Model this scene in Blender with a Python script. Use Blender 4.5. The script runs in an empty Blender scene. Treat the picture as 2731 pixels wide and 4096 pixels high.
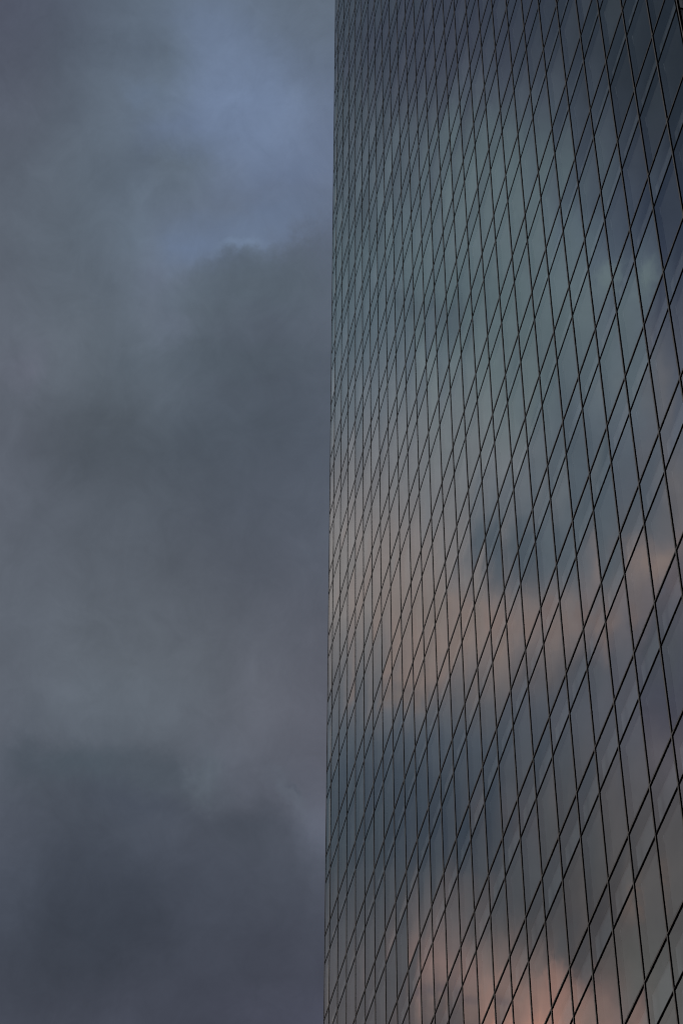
import bpy, bmesh, math, random
from mathutils import Matrix, Vector

R = math.radians
scene = bpy.context.scene
random.seed(7)

# ------------------------------------------------------------------ camera
# X runs along the tower's front, +Y goes into the tower, Z is up; the eye stands 1.7 m above the paving
GROUND_DROP = 68.4249          # metres from reference floor level down to the paving
EYE = Vector((68.02741, -12.81850, GROUND_DROP - 66.72488))
ROT = Matrix(((0.198107734, 0.720857634, 0.664166845),
              (0.980171976, -0.148478334, -0.131213880),
              (0.004027860, 0.676992212, -0.735979158)))
cd = bpy.data.cameras.new("camera")
cam = bpy.data.objects.new("camera", cd)
scene.collection.objects.link(cam)
cam.matrix_world = Matrix.Translation(EYE) @ ROT.to_4x4()
cd.sensor_fit = 'VERTICAL'
cd.sensor_height = 36.0
FL = 2.336463
cd.lens = FL * 36.0
cd.clip_start = 0.1
cd.clip_end = 6000
scene.camera = cam
scene.cycles.filter_width = 1.1
scene.render.resolution_x, scene.render.resolution_y = 682, 1024

# ------------------------------------------------------------------ exposure
vs = scene.view_settings
vs.view_transform = 'Standard'
vs.look = 'None'
vs.exposure = 0
vs.gamma = 1
vs.use_curve_mapping = False

# ------------------------------------------------------------------ sky: heavy dusk clouds
# radiance of the cloud bank by bearing and elevation: one entry per bearing in degrees, each with 32 steps of
# elevation from 34 to 60.5 degrees, red green blue for every step in ten-thousandths
SKY_SOUTHWEST = [
    (-118.000, [
        4952, 4979, 4938, 4644, 4683, 4660, 4164, 4172, 4204, 3768, 3683, 3786, 4023, 3845, 3917, 3633, 3487, 3648, 3329, 3221, 3577, 4166, 3939, 4542,
        3269, 3189, 4018, 2502, 2649, 3629, 2598, 2909, 3929, 3065, 3221, 4126, 4110, 3855, 4496, 5089, 4503, 4933, 4791, 4570, 5217, 3970, 4134, 4991,
        3290, 3744, 4777, 3318, 3875, 5030, 3046, 3560, 4706, 2511, 2960, 4042, 1781, 2203, 3205, 1297, 1669, 2565, 996, 1345, 2154, 850, 1191, 1919,
        809, 1108, 1695, 716, 990, 1453, 613, 872, 1249, 565, 801, 1153, 547, 774, 1115, 537, 759, 1093, 524, 740, 1067, 511, 722, 1041,
    ]),
    (-117.250, [
        4802, 4828, 4788, 4550, 4586, 4560, 4092, 4110, 4130, 3665, 3593, 3689, 3865, 3701, 3774, 3616, 3462, 3600, 3159, 3065, 3383, 3988, 3773, 4328,
        3337, 3231, 4008, 2450, 2562, 3499, 2486, 2785, 3777, 2891, 3073, 3971, 3810, 3633, 4298, 4899, 4325, 4739, 4713, 4444, 5039, 3976, 4089, 4895,
        3214, 3631, 4613, 3222, 3757, 4868, 3000, 3510, 4628, 2521, 2961, 4019, 1802, 2216, 3200, 1307, 1674, 2557, 993, 1331, 2125, 838, 1172, 1892,
        790, 1085, 1672, 710, 979, 1441, 604, 858, 1231, 553, 785, 1129, 533, 754, 1086, 524, 740, 1067, 511, 723, 1042, 499, 705, 1016,
    ]),
    (-116.500, [
        4652, 4678, 4639, 4450, 4483, 4455, 4013, 4037, 4049, 3573, 3512, 3600, 3705, 3556, 3630, 3585, 3426, 3543, 3031, 2944, 3229, 3788, 3590, 4100,
        3385, 3258, 3986, 2407, 2489, 3383, 2382, 2663, 3625, 2733, 2935, 3823, 3537, 3427, 4111, 4691, 4143, 4550, 4626, 4314, 4859, 3969, 4034, 4793,
        3152, 3533, 4467, 3120, 3632, 4699, 2948, 3452, 4542, 2519, 2950, 3982, 1823, 2228, 3192, 1315, 1677, 2547, 989, 1318, 2096, 827, 1153, 1863,
        770, 1062, 1648, 703, 966, 1428, 595, 844, 1213, 541, 769, 1105, 519, 735, 1059, 511, 722, 1041, 515, 727, 1044, 526, 741, 1058,
    ]),
    (-115.750, [
        4504, 4529, 4492, 4344, 4374, 4344, 3927, 3955, 3960, 3486, 3437, 3516, 3548, 3413, 3489, 3538, 3375, 3476, 2936, 2852, 3108, 3580, 3400, 3868,
        3410, 3266, 3948, 2372, 2429, 3281, 2285, 2545, 3474, 2589, 2807, 3680, 3293, 3239, 3934, 4466, 3957, 4365, 4529, 4180, 4680, 3946, 3969, 4683,
        3104, 3448, 4337, 3016, 3505, 4528, 2890, 3387, 4448, 2503, 2926, 3933, 1841, 2236, 3179, 1321, 1677, 2532, 986, 1306, 2068, 815, 1133, 1831,
        750, 1038, 1621, 695, 951, 1412, 586, 830, 1195, 537, 761, 1092, 529, 748, 1071, 546, 769, 1095, 560, 787, 1114, 575, 806, 1135,
    ]),
    (-115.000, [
        4357, 4381, 4345, 4232, 4260, 4229, 3833, 3864, 3864, 3403, 3364, 3434, 3397, 3274, 3353, 3474, 3311, 3398, 2863, 2778, 3007, 3373, 3211, 3641,
        3410, 3253, 3891, 2343, 2380, 3192, 2196, 2432, 3328, 2458, 2686, 3543, 3078, 3069, 3769, 4232, 3770, 4184, 4423, 4044, 4504, 3907, 3893, 4565,
        3065, 3373, 4218, 2913, 3378, 4357, 2828, 3316, 4346, 2477, 2891, 3873, 1854, 2240, 3162, 1324, 1675, 2514, 982, 1295, 2041, 803, 1112, 1797,
        737, 1022, 1604, 729, 987, 1461, 633, 877, 1258, 584, 816, 1158, 577, 811, 1145, 599, 839, 1180, 611, 854, 1197, 620, 864, 1209,
    ]),
    (-114.250, [
        4212, 4235, 4200, 4116, 4141, 4110, 3737, 3770, 3766, 3322, 3292, 3353, 3252, 3143, 3223, 3393, 3232, 3308, 2802, 2715, 2921, 3173, 3029, 3423,
        3385, 3219, 3816, 2328, 2346, 3118, 2113, 2325, 3187, 2338, 2571, 3410, 2892, 2915, 3613, 3998, 3585, 4008, 4308, 3907, 4331, 3853, 3807, 4439,
        3032, 3304, 4107, 2813, 3254, 4191, 2781, 3252, 4244, 2526, 2916, 3847, 1901, 2272, 3164, 1349, 1704, 2530, 1094, 1439, 2201, 954, 1296, 2022,
        894, 1206, 1850, 884, 1163, 1695, 737, 988, 1405, 655, 898, 1263, 630, 879, 1230, 642, 893, 1251, 642, 891, 1248, 639, 886, 1244,
    ]),
    (-113.500, [
        4068, 4090, 4056, 3995, 4019, 3987, 3640, 3673, 3666, 3240, 3219, 3272, 3116, 3018, 3099, 3297, 3141, 3208, 2748, 2659, 2843, 2985, 2857, 3218,
        3335, 3165, 3724, 2322, 2323, 3056, 2036, 2225, 3053, 2227, 2463, 3281, 2729, 2776, 3467, 3769, 3406, 3837, 4186, 3770, 4162, 3841, 3755, 4325,
        3307, 3452, 4100, 3014, 3357, 4159, 3628, 3826, 4430, 3455, 3668, 4282, 2523, 2954, 3775, 1804, 2328, 3212, 1535, 2026, 2895, 1284, 1713, 2531,
        1130, 1494, 2212, 1082, 1406, 2004, 878, 1154, 1620, 739, 996, 1392, 664, 917, 1283, 660, 913, 1283, 657, 906, 1276, 653, 899, 1269,
    ]),
    (-112.750, [
        3926, 3948, 3915, 3872, 3893, 3862, 3542, 3574, 3564, 3158, 3144, 3189, 2989, 2901, 2981, 3191, 3041, 3101, 2698, 2605, 2770, 2810, 2698, 3029,
        3265, 3093, 3616, 2319, 2304, 3000, 1965, 2131, 2926, 2124, 2359, 3156, 2579, 2647, 3328, 3549, 3234, 3674, 4104, 3680, 4043, 4118, 3965, 4312,
        3960, 3904, 4265, 3176, 3554, 4304, 3464, 3833, 4504, 3111, 3688, 4494, 2606, 3189, 4044, 2310, 3036, 3960, 1988, 2647, 3577, 1632, 2180, 3039,
        1356, 1799, 2539, 1231, 1610, 2242, 1021, 1337, 1853, 833, 1111, 1548, 694, 949, 1333, 675, 927, 1311, 671, 919, 1304, 668, 913, 1298,
    ]),
    (-112.000, [
        3785, 3807, 3775, 3742, 3763, 3732, 3441, 3472, 3461, 3075, 3067, 3105, 2869, 2790, 2869, 3078, 2935, 2991, 2647, 2552, 2700, 2650, 2551, 2855,
        3176, 3005, 3496, 2324, 2300, 2960, 2009, 2153, 2909, 2270, 2460, 3204, 2749, 2751, 3358, 3901, 3515, 3883, 4458, 4002, 4297, 3284, 3429, 3954,
        2860, 3278, 4027, 2893, 3552, 4456, 3285, 4104, 4930, 3121, 3974, 4778, 2887, 3735, 4569, 2604, 3467, 4347, 2257, 3037, 3921, 1933, 2612, 3443,
        1470, 1970, 2688, 1389, 1832, 2480, 1155, 1513, 2079, 944, 1249, 1733, 736, 993, 1399, 695, 946, 1348, 691, 939, 1343, 690, 937, 1341,
    ]),
    (-111.250, [
        3647, 3668, 3637, 3606, 3626, 3596, 3345, 3382, 3361, 3038, 3056, 3064, 2784, 2713, 2781, 2982, 2836, 2882, 2674, 2563, 2686, 2544, 2467, 2737,
        2732, 2669, 3112, 2426, 2481, 3101, 2508, 2637, 3331, 2775, 2867, 3509, 3216, 3076, 3553, 4272, 3819, 4101, 4568, 4163, 4435, 2872, 3201, 3768,
        2514, 3105, 3899, 2749, 3458, 4325, 3076, 3913, 4690, 2875, 3773, 4485, 2883, 3820, 4543, 2855, 3822, 4581, 2504, 3402, 4190, 2214, 3025, 3799,
        1587, 2143, 2836, 1528, 2030, 2674, 1287, 1689, 2283, 1061, 1390, 1917, 797, 1058, 1493, 731, 983, 1409, 724, 977, 1405, 726, 978, 1410,
    ]),
    (-110.500, [
        3791, 3652, 3598, 3840, 3657, 3586, 3402, 3367, 3259, 3118, 3112, 3023, 2890, 2767, 2778, 2965, 2772, 2782, 2791, 2649, 2738, 2548, 2491, 2726,
        2354, 2386, 2755, 2430, 2565, 3134, 2658, 2804, 3455, 2804, 2876, 3462, 3620, 3360, 3722, 4363, 3867, 4029, 4033, 3811, 4113, 2638, 3064, 3655,
        2322, 2973, 3725, 2500, 3235, 4032, 2748, 3564, 4296, 2675, 3568, 4221, 2784, 3743, 4372, 3064, 4102, 4673, 2706, 3696, 4364, 2428, 3338, 4039,
        1891, 2573, 3242, 1648, 2208, 2818, 1478, 1952, 2551, 1186, 1538, 2096, 889, 1157, 1633, 785, 1043, 1503, 767, 1026, 1487, 768, 1026, 1489,
    ]),
    (-109.750, [
        4714, 3965, 3815, 4851, 4001, 3828, 3832, 3309, 3170, 2910, 2658, 2604, 2689, 2485, 2525, 2684, 2523, 2558, 2597, 2500, 2611, 2612, 2532, 2741,
        2518, 2478, 2750, 2435, 2553, 3028, 2552, 2750, 3389, 2751, 2801, 3325, 3934, 3572, 3831, 4219, 3834, 4036, 3068, 3316, 3801, 2445, 3008, 3638,
        2262, 2933, 3639, 2424, 3156, 3872, 2578, 3376, 4048, 2587, 3474, 4077, 2742, 3719, 4279, 2950, 3992, 4542, 2704, 3720, 4330, 2534, 3489, 4115,
        2291, 3140, 3742, 1954, 2660, 3214, 1650, 2204, 2778, 1321, 1698, 2277, 991, 1266, 1784, 844, 1106, 1601, 808, 1072, 1563, 806, 1067, 1558,
    ]),
    (-109.000, [
        6388, 4548, 4201, 6639, 4624, 4246, 4840, 3551, 3327, 2503, 2232, 2245, 2209, 2062, 2150, 2144, 2086, 2196, 2193, 2194, 2359, 2408, 2390, 2613,
        2376, 2393, 2679, 2267, 2471, 2975, 2387, 2633, 3254, 2619, 2659, 3121, 4186, 3738, 3912, 4163, 3864, 4075, 2571, 3102, 3684, 2392, 3030, 3660,
        2414, 3054, 3713, 2742, 3414, 4050, 2704, 3514, 4081, 2653, 3566, 4083, 2742, 3739, 4227, 2786, 3838, 4357, 2667, 3681, 4235, 2552, 3513, 4078,
        2430, 3344, 3862, 2144, 2943, 3438, 1773, 2390, 2925, 1437, 1840, 2424, 1071, 1347, 1897, 891, 1150, 1674, 836, 1100, 1612, 830, 1088, 1597,
    ]),
    (-108.250, [
        8372, 5241, 4653, 8744, 5351, 4698, 5948, 3945, 3595, 2410, 2136, 2174, 1907, 1809, 1934, 1785, 1818, 1993, 1871, 1969, 2194, 2002, 2136, 2427,
        1983, 2199, 2595, 2076, 2374, 2923, 2312, 2558, 3139, 2748, 2715, 3085, 4351, 3839, 3924, 4196, 3872, 4037, 2382, 2915, 3509, 2322, 2944, 3557,
        2682, 3252, 3865, 3304, 3868, 4424, 2988, 3806, 4253, 2780, 3720, 4135, 2706, 3687, 4119, 2659, 3698, 4152, 2604, 3606, 4113, 2536, 3489, 4009,
        2440, 3363, 3829, 2302, 3177, 3620, 1996, 2710, 3195, 1494, 1911, 2487, 1103, 1372, 1934, 911, 1158, 1697, 850, 1102, 1629, 841, 1086, 1608,
    ]),
    (-107.500, [
        8792, 5338, 4643, 14381, 7133, 5421, 8616, 4983, 4173, 3260, 2670, 2613, 2193, 2053, 2160, 1875, 1956, 2163, 1884, 2029, 2306, 2045, 2112, 2429,
        1914, 2164, 2603, 1964, 2284, 2835, 2250, 2469, 2999, 3010, 2869, 3129, 4499, 3925, 3922, 4411, 3954, 4020, 2303, 2703, 3249, 2305, 2837, 3418,
        2988, 3466, 4022, 3713, 4178, 4662, 3231, 4018, 4385, 2857, 3782, 4141, 2644, 3590, 3996, 2502, 3508, 3918, 2519, 3504, 3971, 2505, 3439, 3930,
        2389, 3290, 3735, 2275, 3137, 3566, 2005, 2723, 3189, 1477, 1882, 2443, 1096, 1345, 1906, 914, 1139, 1685, 855, 1090, 1626, 844, 1074, 1603,
    ]),
    (-106.750, [
        7733, 4887, 4195, 20316, 8736, 5877, 9199, 5264, 4294, 4549, 3507, 3299, 2738, 2508, 2572, 2099, 2208, 2433, 1954, 2106, 2418, 2023, 2051, 2374,
        1848, 2093, 2549, 1866, 2199, 2747, 2232, 2426, 2906, 3312, 3063, 3222, 4612, 3979, 3899, 4647, 4068, 4025, 2747, 2883, 3276, 2705, 3050, 3535,
        3240, 3624, 4098, 3733, 4149, 4567, 3348, 4059, 4398, 2949, 3816, 4164, 2594, 3503, 3904, 2270, 3201, 3607, 2340, 3271, 3720, 2424, 3318, 3797,
        2287, 3137, 3582, 2200, 3023, 3452, 1911, 2580, 3049, 1414, 1790, 2333, 1072, 1301, 1853, 907, 1113, 1659, 856, 1076, 1614, 845, 1061, 1591,
    ]),
    (-106.000, [
        6269, 4198, 3628, 6910, 4369, 3689, 5978, 4110, 3623, 5174, 3856, 3593, 3130, 2793, 2833, 2175, 2267, 2504, 1739, 1961, 2319, 1654, 1820, 2205,
        1574, 1894, 2390, 1758, 2093, 2617, 2307, 2474, 2891, 3730, 3353, 3409, 4806, 4059, 3877, 4782, 4129, 3954, 3771, 3636, 3829, 3501, 3629, 3956,
        3496, 3776, 4146, 3562, 3951, 4305, 3382, 4003, 4340, 3035, 3820, 4184, 2549, 3417, 3827, 2052, 2900, 3324, 2133, 2993, 3448, 2311, 3158, 3637,
        2144, 2920, 3384, 2056, 2803, 3253, 1771, 2361, 2849, 1349, 1695, 2226, 1054, 1271, 1814, 902, 1099, 1639, 855, 1070, 1601, 843, 1056, 1578,
    ]),
    (-105.250, [
        4409, 3202, 2924, 4256, 3114, 2858, 4401, 3286, 3051, 5453, 3839, 3558, 3497, 2980, 2993, 2676, 2453, 2573, 1444, 1683, 2077, 1191, 1470, 1922,
        1299, 1639, 2145, 1648, 1980, 2475, 2399, 2544, 2907, 4104, 3619, 3590, 5141, 4136, 3807, 4723, 4053, 3799, 4642, 4282, 4294, 4198, 4138, 4321,
        3731, 3907, 4188, 3418, 3773, 4080, 3344, 3885, 4231, 3038, 3742, 4134, 2487, 3303, 3736, 1926, 2713, 3161, 1991, 2803, 3270, 2198, 3013, 3497,
        1995, 2702, 3188, 1885, 2537, 3022, 1645, 2161, 2669, 1310, 1632, 2160, 1047, 1264, 1802, 898, 1099, 1628, 847, 1065, 1578, 835, 1051, 1555,
    ]),
    (-104.500, [
        2809, 2332, 2334, 2736, 2288, 2299, 3128, 2575, 2553, 4905, 3462, 3222, 3329, 2842, 2872, 2331, 2229, 2417, 1266, 1518, 1933, 1043, 1347, 1821,
        1169, 1527, 2037, 1592, 1935, 2422, 2425, 2580, 2930, 4543, 3783, 3605, 5038, 4018, 3677, 4615, 3957, 3696, 4955, 4453, 4353, 4555, 4341, 4417,
        3909, 3988, 4209, 3408, 3700, 3989, 3249, 3716, 4088, 2919, 3542, 3981, 2389, 3129, 3609, 1891, 2633, 3118, 1918, 2707, 3198, 2081, 2882, 3381,
        1865, 2525, 3029, 1747, 2327, 2835, 1561, 2024, 2544, 1281, 1583, 2110, 1042, 1264, 1797, 894, 1105, 1619, 837, 1063, 1552, 826, 1050, 1531,
    ]),
    (-103.750, [
        2224, 2027, 2149, 2200, 2009, 2133, 2464, 2196, 2290, 3890, 2945, 2835, 2522, 2337, 2471, 1695, 1846, 2153, 1212, 1511, 1951, 1085, 1430, 1936,
        1166, 1546, 2068, 1591, 1962, 2461, 2421, 2612, 2989, 4697, 3741, 3462, 4755, 3934, 3675, 4623, 3959, 3719, 4925, 4316, 4147, 4689, 4310, 4279,
        4044, 4022, 4193, 3431, 3651, 3940, 3119, 3518, 3925, 2742, 3289, 3783, 2274, 2935, 3467, 1887, 2593, 3116, 1968, 2727, 3272, 1964, 2751, 3264,
        1754, 2384, 2894, 1647, 2183, 2697, 1500, 1930, 2449, 1256, 1547, 2070, 1036, 1266, 1789, 892, 1114, 1612, 833, 1070, 1536, 823, 1057, 1516,
    ]),
    (-103.000, [
        2126, 1984, 2151, 2109, 1969, 2135, 2114, 1987, 2145, 2098, 2015, 2171, 1736, 1808, 2040, 1427, 1643, 1973, 1171, 1499, 1957, 1099, 1451, 1959,
        1155, 1531, 2050, 1584, 1971, 2478, 2448, 2637, 3022, 4270, 3553, 3389, 4398, 3809, 3652, 4655, 3990, 3779, 4762, 4138, 3954, 4629, 4171, 4085,
        4069, 3979, 4119, 3397, 3566, 3859, 2980, 3336, 3767, 2581, 3083, 3610, 2176, 2784, 3349, 1869, 2546, 3092, 2004, 2724, 3297, 1854, 2613, 3125,
        1659, 2261, 2767, 1565, 2070, 2577, 1443, 1855, 2363, 1233, 1531, 2037, 1025, 1267, 1773, 893, 1127, 1608, 844, 1093, 1542, 834, 1081, 1523,
    ]),
    (-102.250, [
        2022, 1928, 2103, 2006, 1913, 2087, 1933, 1878, 2058, 1742, 1793, 2001, 1547, 1673, 1938, 1342, 1577, 1912, 1155, 1486, 1920, 1099, 1453, 1938,
        1180, 1558, 2060, 1613, 1996, 2493, 2677, 2691, 2972, 3080, 2958, 3098, 3556, 3309, 3339, 4521, 3993, 3838, 4592, 4115, 3984, 4477, 4100, 4038,
        3939, 3854, 3998, 3259, 3408, 3712, 2826, 3175, 3613, 2451, 2952, 3484, 2105, 2700, 3273, 1838, 2498, 3048, 1789, 2498, 3024, 1746, 2456, 2951,
        1572, 2144, 2637, 1483, 1964, 2454, 1382, 1788, 2271, 1214, 1542, 2018, 1013, 1275, 1754, 900, 1150, 1610, 871, 1140, 1574, 860, 1126, 1555,
    ]),
    (-101.500, [
        1978, 1896, 2045, 1963, 1881, 2029, 1913, 1861, 2023, 1778, 1814, 2029, 1610, 1729, 2009, 1364, 1594, 1926, 1181, 1514, 1900, 1187, 1571, 2011,
        1302, 1698, 2178, 1650, 2023, 2493, 2166, 2381, 2763, 2356, 2529, 2819, 3043, 3023, 3170, 4374, 4084, 4023, 4421, 4162, 4116, 4297, 4091, 4092,
        3756, 3707, 3869, 3076, 3220, 3540, 2662, 3022, 3460, 2330, 2849, 3374, 2044, 2643, 3211, 1804, 2452, 2997, 1697, 2373, 2877, 1642, 2298, 2769,
        1491, 2033, 2508, 1403, 1863, 2332, 1318, 1722, 2179, 1194, 1557, 2001, 999, 1281, 1730, 905, 1171, 1609, 899, 1187, 1608, 887, 1172, 1588,
    ]),
    (-100.750, [
        1913, 1835, 1966, 1899, 1822, 1952, 1865, 1812, 1961, 1771, 1792, 2003, 1615, 1726, 2005, 1346, 1568, 1892, 1161, 1487, 1848, 1225, 1619, 2024,
        1336, 1725, 2184, 1607, 1955, 2418, 2017, 2269, 2678, 2331, 2444, 2723, 3099, 2997, 3104, 4104, 3842, 3780, 4237, 4041, 4011, 4041, 3912, 3959,
        3515, 3500, 3687, 2910, 3052, 3378, 2520, 2884, 3316, 2221, 2748, 3259, 1979, 2575, 3130, 1759, 2392, 2926, 1634, 2277, 2764, 1554, 2165, 2614,
        1420, 1936, 2393, 1333, 1774, 2224, 1260, 1659, 2092, 1169, 1554, 1969, 978, 1273, 1696, 901, 1176, 1595, 912, 1213, 1621, 900, 1197, 1600,
    ]),
    (-100.000, [
        1821, 1747, 1872, 1809, 1735, 1860, 1777, 1727, 1870, 1687, 1708, 1910, 1538, 1645, 1912, 1282, 1494, 1804, 1108, 1420, 1765, 1173, 1549, 1937,
        1279, 1651, 2090, 1538, 1867, 2315, 1960, 2192, 2582, 2444, 2443, 2681, 3180, 2986, 3040, 3863, 3589, 3515, 4063, 3886, 3856, 3830, 3725, 3790,
        3350, 3341, 3527, 2790, 2927, 3241, 2418, 2770, 3185, 2133, 2640, 3132, 1901, 2475, 3010, 1691, 2302, 2815, 1573, 2192, 2661, 1495, 2083, 2514,
        1367, 1864, 2305, 1284, 1709, 2142, 1215, 1601, 2018, 1130, 1505, 1905, 946, 1233, 1641, 876, 1144, 1549, 890, 1184, 1579, 880, 1171, 1562,
    ]),
]
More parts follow.
